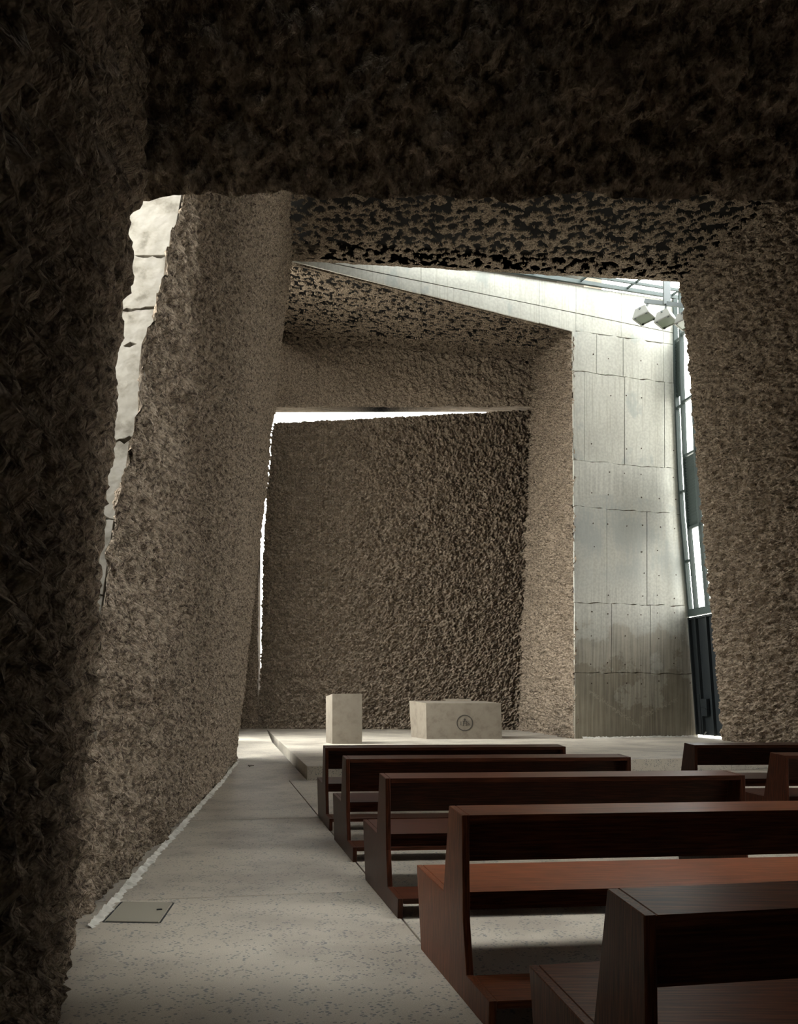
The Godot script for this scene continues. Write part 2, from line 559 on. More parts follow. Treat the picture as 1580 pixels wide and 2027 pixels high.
# the volume the camera stands in: left wall and the sloping lintel
func build_entrance() -> void:
	var far := [Vector3(-1.738, -0.05, -4.7), Vector3(-1.718, 0.204, -4.7), Vector3(-1.678, 0.73, -4.7), Vector3(-1.6, 1.3, -4.64), Vector3(-1.585, 1.439, -4.6), Vector3(-1.577, 1.65, -4.6), Vector3(-1.564, 1.912, -4.6), Vector3(-1.538, 2.07, -4.6), Vector3(-1.514, 2.33, -4.6), Vector3(-1.504, 2.493, -4.6), Vector3(-1.469, 2.614, -4.6), Vector3(-1.477, 2.754, -4.6), Vector3(-1.461, 2.859, -4.6), Vector3(-1.454, 3.064, -4.6), Vector3(-1.438, 3.308, -4.6), Vector3(-1.404, 3.455, -4.6), Vector3(-1.409, 3.595, -4.6), Vector3(-1.413, 3.75, -4.6), Vector3(-1.385, 3.831, -4.6), Vector3(-1.348, 3.905, -4.6), Vector3(-1.1, 6.5, -4.6)]
	var at := func(u: float, v: float) -> Vector3:
		var y := lerpf(-0.05, 6.5, v)
		var f := follow(far, y)
		var near := Vector3(-0.56 + 0.02 * y, y, -1.0)
		return f.lerp(near, u)
	var o := put("wall_left_entrance", rough(at, spaced(150, 0.3), steps(300), Vector3.RIGHT, 0.055, {"jag": 0.06, "jag_sides": [1, 0, 0, 0], "back": 1.6, "back_dir": Vector3.LEFT}), M.rough)
	tag(o, "dark chipped concrete wall at the left edge, nearest the camera", "wall", "", "structure")
	var lint := func(u: float, v: float) -> Vector3:
		var x := lerpf(-2.0, 8.2, u)
		var y := 3.965 - 0.006 * x + v * 2.6
		return Vector3(x, y, -4.7 + v * 2.4)
	o = put("wall_entrance_lintel", rough(lint, steps(380), steps(120), Vector3(0, -0.4, 1).normalized(), 0.06, {"jag": 0.05, "jag_sides": [0, 0, 1, 0], "back": 0.25, "back_dir": Vector3(0, 1, -0.1).normalized()}), M.rough)
	tag(o, "dark chipped concrete lintel spanning the top of the view", "lintel", "", "structure")

const NAVE_EDGE := [Vector3(-1.79, -0.3, -4.45), Vector3(-1.72, 0.6, -4.45), Vector3(-1.66, 1.25, -4.6), Vector3(-1.630, 1.443, -4.730), Vector3(-1.626, 1.811, -4.882), Vector3(-1.638, 2.139, -5.011), Vector3(-1.614, 2.548, -5.163), Vector3(-1.582, 2.854, -5.272), Vector3(-1.536, 3.065, -5.344), Vector3(-1.584, 3.338, -5.436), Vector3(-1.582, 3.448, -5.472), Vector3(-1.501, 3.776, -5.577), Vector3(-1.481, 4.081, -5.672), Vector3(-1.463, 4.258, -5.726), Vector3(-1.431, 4.628, -5.836), Vector3(-1.06, 11.95, -8.4)]

# the middle volume: left wall, right wall, pitted soffit
func build_nave() -> void:
	var near := NAVE_EDGE
	var far := [Vector3(-3.18, -0.3, -17.0), Vector3(-3.166, 0.088, -17.1), Vector3(-3.139, 0.724, -17.386), Vector3(-3.085, 2.154, -17.997), Vector3(-3.037, 3.448, -18.517), Vector3(-2.951, 5.048, -19.124), Vector3(-2.851, 7.631, -20.035), Vector3(-2.754, 9.339, -20.598), Vector3(-2.706, 10.156, -20.858), Vector3(-2.605, 11.95, -21.4)]
	var left := func(u: float, v: float) -> Vector3:
		var y := lerpf(-0.3, 11.95, v)
		return follow(near, y).lerp(follow(far, y), u)
	var o := put("wall_left", rough(left, spaced(400, 4.0), steps(400), Vector3.RIGHT, 0.055, {"jag": 0.24, "jag_sides": [1, 0.4, 0, 0], "back": 0.45, "back_dir": Vector3(-0.35, 0, -0.93)}), M.rough)
	tag(o, "tall chipped brown concrete wall leaning inwards on the left side of the aisle", "wall", "", "structure")
	var right := quad(Vector3(8.33, -0.1, -22.7), Vector3(9.87, -0.1, -15.0), Vector3(8.67, 11.95, -15.0), Vector3(7.17, 11.95, -22.5))
	o = put("wall_right", rough(right, steps(240), steps(360), Vector3.LEFT, 0.09, {"med": 1.6, "grit": 2.0, "jag": 0.08, "jag_sides": [1, 0, 0, 0], "back": 1.0, "back_dir": Vector3.RIGHT}), M.rough)
	tag(o, "tall chipped brown concrete wall on the right beside the glazed slot", "wall", "", "structure")
	var rest := quad(Vector3(9.9, -0.1, -12.6), Vector3(10.8, -0.1, -6.0), Vector3(10.0, 11.95, -6.0), Vector3(8.9, 11.95, -12.6))
	o = put("wall_right_nave", rough(rest, steps(60), steps(90), Vector3.LEFT, 0.06), M.rough)
	tag(o, "chipped brown concrete wall continuing on the right outside the view", "wall", "", "structure")
	var soffit := quad(Vector3(-3.0, 11.9, -21.36), Vector3(7.35, 11.9, -22.52), Vector3(8.5, 11.9, -17.3), Vector3(-2.5, 11.9, -17.3))
	o = put("ceiling", rough(soffit, steps(520), steps(250), Vector3.DOWN, 0.05, {"pit": 0.045, "jag": 0.05, "jag_sides": [0, 0, 1, 0], "back": 1.0, "back_dir": Vector3.UP}), M.rough)
	tag(o, "pitted dark concrete soffit, the upper of the two", "soffit", "", "structure")
	var hidden := quad(Vector3(-2.5, 11.9, -17.3), Vector3(8.8, 11.9, -17.3), Vector3(10.4, 11.9, -7.0), Vector3(-1.0, 11.9, -7.0))
	o = put("ceiling_nave", rough(hidden, steps(80), steps(60), Vector3.DOWN, 0.05, {"back": 0.6, "back_dir": Vector3.UP}), M.rough)
	tag(o, "chipped concrete soffit over the nave above the lintel", "soffit", "", "structure")

func build_chancel() -> void:
	var soffit := quad(Vector3(-2.66, 11.95, -21.64), Vector3(4.68, 11.2, -23.91), Vector3(5.0, 12.82, -30.4), Vector3(-4.4, 14.15, -31.7))
	var o := put("ceiling_chancel", rough(soffit, steps(430), steps(430), Vector3.DOWN, 0.05, {"pit": 0.045, "jag": 0.05, "jag_sides": [0, 0, 1, 0], "back": 0.55, "back_dir": Vector3.UP}), M.rough)
	tag(o, "pitted concrete soffit over the altar, the lower of the two", "soffit", "", "structure")
	var side := quad(Vector3(4.76, 0.1, -23.8), Vector3(4.07, 0.1, -30.4), Vector3(4.62, 13.15, -30.4), Vector3(4.66, 11.3, -23.77))
	o = put("wall_right_chancel", rough(side, steps(190), steps(330), Vector3.LEFT, 0.11, {"med": 1.3, "grit": 1.8, "jag": 0.15, "jag_sides": [1, 0, 0, 0]}), M.rough)
	tag(o, "chipped concrete side wall right of the altar, lit from the left", "wall", "", "structure")
	var left := quad(Vector3(-5.7, 0.1, -23.8), Vector3(-6.4, 0.1, -31.9), Vector3(-5.6, 14.4, -31.9), Vector3(-4.8, 12.5, -23.6))
	o = put("wall_left_chancel", rough(left, steps(90), steps(110), Vector3.RIGHT, 0.06), M.rough)
	tag(o, "chipped concrete side wall left of the altar, hidden behind the left wall", "wall", "", "structure")

func build_shade_lids() -> void:   # near-black lids: pit shade of the two soffits put into their colour
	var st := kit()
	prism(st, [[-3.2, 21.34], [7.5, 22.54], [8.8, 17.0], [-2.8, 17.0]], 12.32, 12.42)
	tag(put("ceiling_shade_lid", done(st), M.shade_black), "near-black lid painted as shade above the upper pitted soffit", "void", "", "structure")
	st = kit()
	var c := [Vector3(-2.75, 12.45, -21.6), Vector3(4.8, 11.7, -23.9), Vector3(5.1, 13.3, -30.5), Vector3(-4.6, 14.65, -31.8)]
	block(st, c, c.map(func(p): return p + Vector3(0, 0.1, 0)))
	tag(put("ceiling_shade_lid_chancel", done(st), M.shade_black), "near-black lid painted as shade above the pitted soffit over the altar", "void", "", "structure")

const L_O := Vector3(4.76, 0, -23.8)
const SLOT_EDGE := [Vector3(3.88, 0.0, 0), Vector3(3.72, 2.0, 0), Vector3(3.55, 3.87, 0), Vector3(3.29, 6.41, 0), Vector3(3.2, 7.7, 0), Vector3(3.09, 10.12, 0), Vector3(3.05, 12.5, 0)]

func slot_edge(h: float) -> Vector3:   # where the concrete ends and the glazed slot begins
	return L_O + Vector3(3.2, 0, -1.0).normalized() * follow(SLOT_EDGE, h).x + Vector3(0.02, h, 0)

func build_chancel_front() -> void:
	var U := Vector3(3.2, 0, -1.0).normalized()
	var N := Vector3(1.0, 0, 3.2).normalized()
	var root := thing("wall_front_chancel", L_O)
	tag(root, "stained pale board-marked concrete wall between the altar recess and the glazed slot", "wall", "", "structure")
	# one mass behind the panels
	var st := kit()
	extrude(st, PackedVector2Array([Vector2(0.02, 0.0), Vector2(3.86, 0.0), Vector2(3.5, 4.2), Vector2(3.15, 8.0), Vector2(3.03, 12.3), Vector2(-7.7, 12.3), Vector2(-7.7, 12.02), Vector2(0.02, 11.27)]), L_O, U, Vector3.UP, N, -0.2, -0.03)
	put("backing", done(st), M.cast, root)
	var right := func(y: float) -> float: return follow(SLOT_EDGE, y).x
	# lifts from the floor up: [y0, y1, vertical joints]
	var lifts := [[0.0, 2.0, []], [2.0, 3.89, [1.09, 2.31]], [3.89, 6.47, [0.94, 2.2]], [6.47, 7.72, []], [7.72, 10.12, [0.25, 1.49, 2.76]], [10.12, 11.2, [0.63, 1.45, 2.73]]]
	var wob := FastNoiseLite.new()
	noise(wob, FastNoiseLite.TYPE_SIMPLEX, 1.6, 81, 4, 0.6)
	for q in lifts:
		var xs: Array = [-0.02] + q[2] + [99.0]
		for k in xs.size() - 1:
			var poly := PackedVector2Array()
			var g := 0.006
			var x0: float = xs[k] + (g if k else -0.008 * float(q[0]))
			var b0: float = right.call(q[0]) if xs[k + 1] > 50 else xs[k + 1] - g
			var b1: float = right.call(q[1]) if xs[k + 1] > 50 else xs[k + 1] - g
			var by := 0.045
			poly.append_array(wavy(wob, Vector2(x0, q[0] + g), Vector2(b0, q[0] + g), by))
			var top := wavy(wob, Vector2(x0, q[1] - g), Vector2(b1, q[1] - g), by)
			top.reverse()
			poly.append_array(top)
			st = kit()
			extrude(st, poly, L_O, U, Vector3.UP, N, -0.04, 0.0 + 0.004 * ((k * 7 + int(q[0] * 3)) % 3), 0.005, Vector2(-8.0, L_H), Vector2(1.0 / L_W, -1.0 / L_H))
			put("concrete_panel", done(st), M.concrete, root)
	# lintel band and the lift above it, running on to the left over the soffit
	var edge := func(x: float) -> float: return 11.94 - 0.75 * (x + 7.73) / 7.62
	var mid := func(x: float) -> float: return 11.68 - 0.053 * x
	var cuts := [-7.7, -4.4, -1.09, 0.0, 1.39, 2.73]
	for k in cuts.size():
		var x0: float = cuts[k]
		var last: bool = k == cuts.size() - 1
		var x1: float = 3.07 if last else cuts[k + 1]
		var low0: float = 11.2 if x0 >= 0.0 else edge.call(x0)
		var low1: float = 11.2 if x1 > 0.01 else edge.call(x1) - 0.02
		st = kit()
		extrude(st, PackedVector2Array([Vector2(x0 + 0.004, low0 + 0.006), Vector2(x1 - 0.004, low1 + 0.006), Vector2(x1 - 0.004, mid.call(x1) - 0.006), Vector2(x0 + 0.004, mid.call(x0) - 0.006)]), L_O, U, Vector3.UP, N, -0.04, 0.002 * (k % 2), 0.004, Vector2(-8.0, L_H), Vector2(1.0 / L_W, -1.0 / L_H))
		put("concrete_panel", done(st), M.concrete, root)
		st = kit()
		extrude(st, PackedVector2Array([Vector2(x0 + 0.004, mid.call(x0) + 0.006), Vector2(x1 - 0.004, mid.call(x1) + 0.006), Vector2((3.05 if last else x1 - 0.004), 12.42), Vector2(x0 + 0.004, 12.42)]), L_O, U, Vector3.UP, N, -0.04, 0.008 + 0.002 * (k % 2), 0.004, Vector2(-8.0, L_H), Vector2(1.0 / L_W, -1.0 / L_H))
		put("concrete_panel", done(st), M.concrete, root)
	# dark discs painted in place of the shaded formwork tie holes
	st = kit()
	var rng := RandomNumberGenerator.new()
	rng.seed = 82
	for row in [1.75, 2.25, 3.0, 3.65, 4.15, 4.75, 5.4, 6.05, 6.9, 7.5, 8.2, 9.6, 10.6]:
		for col in 7:
			if rng.randf() < 0.2: continue
			var p := Vector2(0.5 + col * 0.52 + rng.randf_range(-0.06, 0.06), row + rng.randf_range(-0.05, 0.05))
			var ring := PackedVector2Array()
			for k in 6: ring.append(p + Vector2.from_angle(k * TAU / 6) * rng.randf_range(0.014, 0.024))
			extrude(st, ring, L_O, U, Vector3.UP, N, 0.0, 0.011)
	var ties := put("tie_hole_discs", done(st), M.dark_brown, root)
	ties.set_meta("kind", "stuff")

func build_back_wall() -> void:
	var root := thing("wall_back", Vector3(0, 0.2, -31))
	tag(root, "chipped dark brown concrete wall behind the altar, cut by a bright slit", "wall", "", "structure")
	# plan line of the wall: depth by x
	var dep := func(x: float) -> float: return -30.3 - 1.4 * (4.07 - x) / 9.77
	var kl := [Vector3(-5.03, 0.1, 0), Vector3(-5.02, 1.5, 0), Vector3(-4.99, 1.6, 0), Vector3(-4.92, 3.41, 0), Vector3(-4.9, 4.76, 0), Vector3(-4.87, 6.1, 0), Vector3(-4.80, 7.43, 0), Vector3(-4.73, 8.7, 0), Vector3(-4.49, 11.13, 0)]
	var lower := func(u: float, v: float) -> Vector3:
		var top := lerpf(11.13, 11.19, u)
		var y := lerpf(0.1, top, v)
		var x := lerpf(follow(kl, y).x, lerpf(4.35, 4.85, v), u)
		return Vector3(x, y, dep.call(x))
	put("lower_wall", rough(lower, steps(300), steps(340), Vector3.BACK, 0.14, {"med": 1.0, "grit": 2.0, "lump": 0.7, "jag": 0.03, "jag_sides": [0, 0, 0, 0.6], "back": 0.6, "back_dir": Vector3.FORWARD}), M.rough, root)
	var upper := func(u: float, v: float) -> Vector3:
		var x := lerpf(-5.9, 4.72, u)
		var y := lerpf(11.70 - 0.0454 * (x + 4.49), 14.4 - 0.13 * (x + 5.9), v)
		return Vector3(x, y, dep.call(x))
	put("upper_wall", rough(upper, steps(300), steps(80), Vector3.BACK, 0.1, {"jag": 0.02, "jag_sides": [0, 0, 0.4, 0], "back": 0.6, "back_dir": Vector3.FORWARD}), M.rough, root)
	var beside := func(u: float, v: float) -> Vector3:
		var x := lerpf(-6.6, -5.04, u)
		return Vector3(x, lerpf(0.1, 11.9, v), dep.call(x) + 0.02)
	put("left_wall", rough(beside, steps(40), steps(220), Vector3.BACK, 0.07, {"back": 0.6, "back_dir": Vector3.FORWARD}), M.rough, root)

# outer masses that close the volumes; daylight enters only through the slots
func build_shell() -> void:
	var S := func(called: String, label: String, c: Vector3, size: Vector3) -> void:
		tag(put(called, box_mesh(c, size), M.cast), label, "wall", "", "structure")
	# entrance volume
	S.call("wall_rear", "cast concrete wall behind the camera", Vector3(3.5, 4, 6.2), Vector3(14, 9, 0.4))
	S.call("wall_left_rear", "cast concrete wall left behind the camera", Vector3(-1.15, 4, 2.6), Vector3(0.8, 9, 7.6))
	S.call("wall_right_entrance", "cast concrete wall on the right of the entrance", Vector3(8.6, 4, 0.9), Vector3(0.8, 9, 11.0))
	S.call("ceiling_entrance", "cast concrete ceiling over the entrance", Vector3(3.6, 7.0, 2.85), Vector3(11.0, 0.5, 6.7))
	S.call("ceiling_entrance_front", "cast concrete ceiling strip above the lintel", Vector3(3.6, 7.0, -3.35), Vector3(11.0, 0.5, 2.8))
	S.call("ceiling_entrance_side", "cast concrete ceiling right of the roof opening", Vector3(4.6, 7.0, -1.22), Vector3(9.0, 0.5, 1.5))
	S.call("ceiling_entrance_left", "cast concrete ceiling left of the roof opening", Vector3(-1.3, 7.0, -1.22), Vector3(1.2, 0.5, 1.5))
	S.call("added_roof_slot", "added unseen slab narrowing the roof light behind the entrance lintel", Vector3(5.8, 6.95, -6.3), Vector3(13.6, 0.3, 1.4))  # unseen slab added to dim the near part of the left wall
	S.call("added_wall_left_slot", "added unseen wall holding back daylight from the slot on the left", Vector3(-4.6, 1.3, -6.2), Vector3(0.4, 3.6, 6.6))  # unseen wall added to block light leaking onto the near floor
	# nave sides and roof
	S.call("wall_left_outer", "cast concrete outer face of the left wall", Vector3(-4.6, 6.2, -13.2), Vector3(0.5, 13.2, 7.6))
	S.call("wall_right_outer", "cast concrete outer face of the right wall", Vector3(12.4, 6.2, -9.6), Vector3(0.5, 13.2, 6.0))
	S.call("wall_right_pier", "cast concrete pier behind the right wall", Vector3(10.9, 6.2, -18.9), Vector3(2.2, 13.2, 7.2))
	S.call("roof_nave", "cast concrete roof over the nave", Vector3(3.6, 12.75, -14.0), Vector3(18.0, 0.3, 12.5))
	S.call("added_wall_left_link", "added unseen wall cutting daylight at the foot of the left opening", Vector3(-4.75, 0.9, -19.6), Vector3(0.3, 2.0, 5.4))  # unseen wall added to cut the light falling on the ramp
	# chancel roof, sides
	S.call("roof_chancel", "cast concrete roof over the chancel", Vector3(-0.4, 15.0, -27.4), Vector3(13.6, 0.4, 10.0))
	S.call("wall_right_chancel_outer", "cast concrete outer face of the chancel wall", Vector3(5.35, 7.4, -27.6), Vector3(0.5, 15.2, 6.4))
	S.call("wall_left_chancel_outer", "cast concrete outer face left of the chancel", Vector3(-7.0, 7.4, -28.0), Vector3(0.6, 15.2, 8.6))
	tag(put("ground", box_mesh(Vector3(0, -0.45, -14), Vector3(160, 0.4, 160)), M.ground), "pale paved ground outside the building", "ground", "", "structure")

	# front face of the nave volume: pale panels left of the broken edge, lintel, right side
	var root := thing("wall_front_nave", Vector3(-2, 0, -5))
	tag(root, "pale smooth concrete wall glimpsed in the slot beside the dark left wall", "wall", "", "structure")
	var V := Vector3(0, 1.0, -0.347).normalized()
	var N := Vector3(0, 0.347, 1.0).normalized()
	var O := Vector3(0, 1.443, -4.76)
	var wob := FastNoiseLite.new()
	noise(wob, FastNoiseLite.TYPE_SIMPLEX, 3.0, 91, 5, 0.65)
	var ys := [-0.2, 0.55, 1.05, 1.62, 2.33, 2.62, 3.08, 4.2, 6.0]
	var lim := func(q: float) -> float: return follow(NAVE_EDGE, 1.443 + q * 0.945).x - 0.085
	for k in ys.size() - 1:
		var rag := 0.01 if k >= 6 else 0.06
		var poly := PackedVector2Array()
		poly.append_array(wavy(wob, Vector2(-4.4, ys[k] + 0.004), Vector2(lim.call(ys[k]), ys[k] + 0.004), rag, 0.03))
		var top := wavy(wob, Vector2(-4.4, ys[k + 1] - 0.004), Vector2(lim.call(ys[k + 1]), ys[k + 1] - 0.004), rag, 0.03)
		top.reverse()
		poly.append_array(top)
		var st := kit()
		extrude(st, poly, O, Vector3.RIGHT, V, N, -0.3, -0.2 + 0.006 * (k % 2), 0.003)
		put("concrete_panel", done(st), M.pale, root)
	var st := kit()
	extrude(st, rect(-4.4, -0.2, -1.8, 11.5), O, Vector3.RIGHT, V, N, -0.6, -0.31)
	put("backing", done(st), M.cast, root)
	put("lower_mass", box_mesh(Vector3(-3.2, 0.7, -4.98), Vector3(2.4, 1.7, 0.5)), M.pale, root)
	st = kit()
	extrude(st, rect(-4.9, 4.3, 12.6, 11.5), O, Vector3.RIGHT, V, N, -0.6, -0.12)
	put("lintel_mass", done(st), M.cast, root)
	st = kit()
	extrude(st, rect(7.6, -1.5, 12.6, 4.35), O, Vector3.RIGHT, V, N, -0.6, -0.12)
	put("right_mass", done(st), M.cast, root)

func build_floor() -> void:
	var root := thing("floor", Vector3(0, 0, -8))
	tag(root, "worn polished concrete floor with stone chips and slab joints", "floor", "", "structure")
	var st := kit()
	prism(st, [[-7.5, -6.3], [13, -6.3], [13, 33], [-7.5, 33]], -0.25, -0.09)
	put("subfloor", done(st), M.cast, root)
	# the line along the bench ends, and the cross joints
	var line := func(d: float) -> float: return -0.905 - 0.2 * (d - 9.85)
	var rows := [[-6.0, -6.0], [1.9, 2.2], [5.98, 6.6], [9.66, 10.6], [14.04, 16.6]]     # depth at the bench line and further right
	for k in rows.size() - 1:
		var a: Array = rows[k]
		var b: Array = rows[k + 1]
		var g := 0.006
		st = kit()
		var xl := 3.5 if k == 0 else 2.6
		prism(st, [[-xl, a[0] - (xl + line.call(a[0])) * 0.176 * (0.0 if k == 0 else 1.0) + g], [line.call(a[0]) - g, a[0] + g], [line.call(b[0]) - g, b[0] - g], [-4.0, b[0] - (4.0 + line.call(b[0])) * 0.176 - g]], -0.09, 0.0, 0.003)
		put("slab", done(st), M.floor, root)
		st = kit()
		prism(st, [[line.call(a[0]) + g, a[0] + g], [12.3, a[1] + 12.3 * 0.1 * (1.0 if k else 0.0)], [12.3, b[1] + 12.3 * 0.1 - g], [line.call(b[0]) + g, b[0] - g]], -0.09, 0.0, 0.003)
		put("slab", done(st), M.floor, root)
	# ramp on the left, rising to the platform
	st = kit()
	var c0 := Vector3(-1.46, 0.0, -14.05)
	var c1 := Vector3(-3.09, 0.225, -21.6)
	var c2 := Vector3(-6.5, 0.225, -21.6)
	var c3 := Vector3(-4.2, 0.0, -13.6)
	var lowv := Vector3(0, -0.12, 0)
	for f in [[c0, c1, c2, Vector3.UP], [c0, c2, c3, Vector3.UP], [c0, c0 + lowv, c3 + lowv, Vector3.BACK], [c0, c3 + lowv, c3, Vector3.BACK], [c0, c1, c1 + lowv, Vector3.RIGHT], [c0, c1 + lowv, c0 + lowv, Vector3.RIGHT]]:
		tri(st, [f[0], f[1], f[2]], [Vector2.ZERO, Vector2.ZERO, Vector2.ZERO], f[3])
	put("ramp_slab", done(st), M.floor, root)
	st = kit()
	prism(st, [[-3.1, 21.61], [-4.84, 32.2], [-7.0, 32.2], [-6.6, 21.61]], 0.05, 0.225)
	put("ramp_slab", done(st), M.floor, root)
	# altar platform: one thick slab edge, with joints in its top
	var pf := thing("platform", Vector3(2, 0, -22))
	tag(pf, "low raised concrete platform carrying the altar and the lectern", "platform", "", "structure")
	var cuts := [[-1.46, 14.04, -4.83, 32.0], [2.6, 15.2, -0.4, 32.0], [6.1, 16.22, 4.2, 32.0], [12.6, 18.1, 12.6, 32.0]]
	for k in 3:
		var a: Array = cuts[k]
		var b: Array = cuts[k + 1]
		st = kit()
		prism(st, [[a[0] + 0.003, a[1]], [b[0] - 0.003, b[1]], [b[2] - 0.003, b[3]], [a[2] + 0.003, a[3]]], -0.05, 0.225, 0.004)
		put("slab", done(st), M.floor, pf)

func build_glazing() -> void:
	# roof light between the nave and the chancel front
	var U := Vector3(3.2, 0, -1.0).normalized()
	var N := Vector3(1.0, 0, 3.2).normalized()
	var root := thing("window_1", Vector3(5, 12.5, -23))
	tag(root, "green-grey steel roof light bars running above the pale concrete wall", "roof light", "", "structure")
	var y := 12.5
	var P := func(u: float, n: float, h := 0.0) -> Vector3: return L_O + U * u + N * n + Vector3(0, y + h, 0)
	for n in [[0.06, 0.08, 0.1], [0.45, 0.05, 0.07], [1.0, 0.06, 0.09], [1.7, 0.05, 0.07], [2.5, 0.06, 0.09]]:
		put("rafter", bar_mesh(P.call(-8.0, n[0]), P.call(4.6, n[0]), n[1], n[2], N, 0.006), M.steel, root)
	for k in 9:
		var u := -7.0 + k * 1.42
		put("glazing_bar", bar_mesh(P.call(u, 0.0, 0.03), P.call(u + 0.3, 3.0, 0.03), 0.045, 0.05, U), M.steel, root)
	for k in 8:
		var u := -7.0 + k * 1.42
		put("pane", bar_mesh(P.call(u + 0.85, 0.0, 0.09), P.call(u + 0.85, 3.0, 0.09), 1.38, 0.01, U), M.glass, root)
	# side window of the slot, leaning with the concrete edge
	var w := thing("window_2", Vector3(8.4, 3.6, -24))
	tag(w, "tall narrow steel window with louvres in the slot beside the right wall", "window", "", "structure")
	var e := func(s: float, h: float) -> Vector3:
		return slot_edge(h) + Vector3(0.15, 0, 1.0) * s
	var side := Vector3(0.15, 0, 1.0)
	for q in [[0.03, 0.11], [0.39, 0.075], [1.02, 0.075], [1.6, 0.075], [2.3, 0.1]]:
		var st := kit()
		for h in [[3.6, 6.41], [6.41, 7.7], [7.7, 10.12], [10.12, 12.5]]:
			bar(st, e.call(q[0], h[0]), e.call(q[0], h[1]), q[1], 0.12, side)
		put("mullion", done(st), M.steel, w)
	put("transom", bar_mesh(e.call(-0.02, 3.7), e.call(2.3, 3.7), 0.2, 0.14, Vector3.UP, 0.006), M.steel, w)
	for h in [5.14, 7.06, 9.4, 11.25]:
		put("transom", bar_mesh(e.call(0.05, h), e.call(0.39, h), 0.07, 0.07, Vector3.UP), M.steel, w)
	for h in [6.0, 7.98, 9.45, 11.3]:
		put("transom", bar_mesh(e.call(0.39, h), e.call(2.3, h), 0.07, 0.07, Vector3.UP), M.steel, w)
	var slats := func(s0: float, s1: float, h0: float, h1: float) -> void:
		var n := int((h1 - h0) / 0.078)
		for k in n:
			var h := h0 + (k + 0.5) * 0.078
			put("louvre", bar_mesh(e.call(s0, h), e.call(s1, h), 0.1, 0.012, Vector3(0.7, -0.75, 0)), M.steel, w)
	slats.call(0.43, 0.98, 6.04, 7.94)
	slats.call(0.07, 0.36, 9.7, 11.2)
	for q in [[0.08, 0.36, 3.8, 5.1], [0.08, 0.36, 5.18, 7.02], [0.08, 0.36, 7.1, 9.36], [0.43, 0.98, 3.8, 5.96], [0.43, 0.98, 8.02, 9.41], [0.43, 0.98, 9.49, 11.26], [1.06, 1.56, 3.8, 5.96], [1.06, 1.56, 6.04, 9.41], [1.64, 2.25, 3.8, 5.96], [1.64, 2.25, 6.04, 9.41]]:
		var st := kit()
		var a: Vector3 = e.call(q[0], q[2])
		var b: Vector3 = e.call(q[1], q[2])
		var c: Vector3 = e.call(q[1], q[3])
		var d: Vector3 = e.call(q[0], q[3])
		tri(st, [a, b, c], [Vector2.ZERO, Vector2.ZERO, Vector2.ZERO], Vector3.LEFT)
		tri(st, [a, c, d], [Vector2.ZERO, Vector2.ZERO, Vector2.ZERO], Vector3.LEFT)
		put("pane", done(st), M.glass, w)
	# roof light of the slot behind the entrance lintel
	var r := thing("window_3", Vector3(2, 6.9, -5.6))
	tag(r, "roof light over the slot behind the entrance lintel", "roof light", "", "structure")
	for k in 11:
		put("glazing_bar", bar_mesh(Vector3(-4.4 + k * 1.2, 6.95, -4.6), Vector3(-4.4 + k * 1.2, 6.95, -6.8), 0.05, 0.06, Vector3.RIGHT), M.steel, r)
	for k in 10:
		put("pane", box_mesh(Vector3(-3.8 + k * 1.2, 7.0, -5.7), Vector3(1.16, 0.012, 2.2)), M.glass, r)

func build_side_slot() -> void:
	var q := thing("window_5", Vector3(0.15, 7.2, -1.22))  # roof opening added above the view to brighten near floor and bench ends
	tag(q, "small added roof light over the entrance, unseen, brightening floor and bench ends", "roof light", "", "structure")
	for x in [-0.7, 0.1]:
		put("glazing_bar", box_mesh(Vector3(x, 7.3, -1.22), Vector3(0.05, 0.06, 1.6)), M.steel, q)
	for x in [-0.3]:
		put("pane", box_mesh(Vector3(x, 7.34, -1.22), Vector3(0.8, 0.012, 1.6)), M.glass, q)
	var r := thing("window_4", Vector3(10.6, 0, -13.9))  # unseen opening added for the right-hand light that the bench shadows suggest
	tag(r, "added tall glazed slot in the right wall, unseen, for light from the right", "window", "", "structure")
	for z in [-12.7, -13.9, -15.1]:
		put("mullion", box_mesh(Vector3(10.6, 6.0, z), Vector3(0.12, 12.2, 0.09), Basis.IDENTITY, 0.004), M.steel, r)
	for h in [0.05, 3.7, 7.4, 11.9]:
		put("transom", box_mesh(Vector3(10.6, h, -13.9), Vector3(0.1, 0.09, 2.4), Basis.IDENTITY, 0.004), M.steel, r)
	for k in 2:
		for j in 3:
			put("pane", box_mesh(Vector3(10.6, 1.9 + 3.7 * j, -13.3 - 1.2 * k), Vector3(0.012, 3.55, 1.08)), M.glass, r)

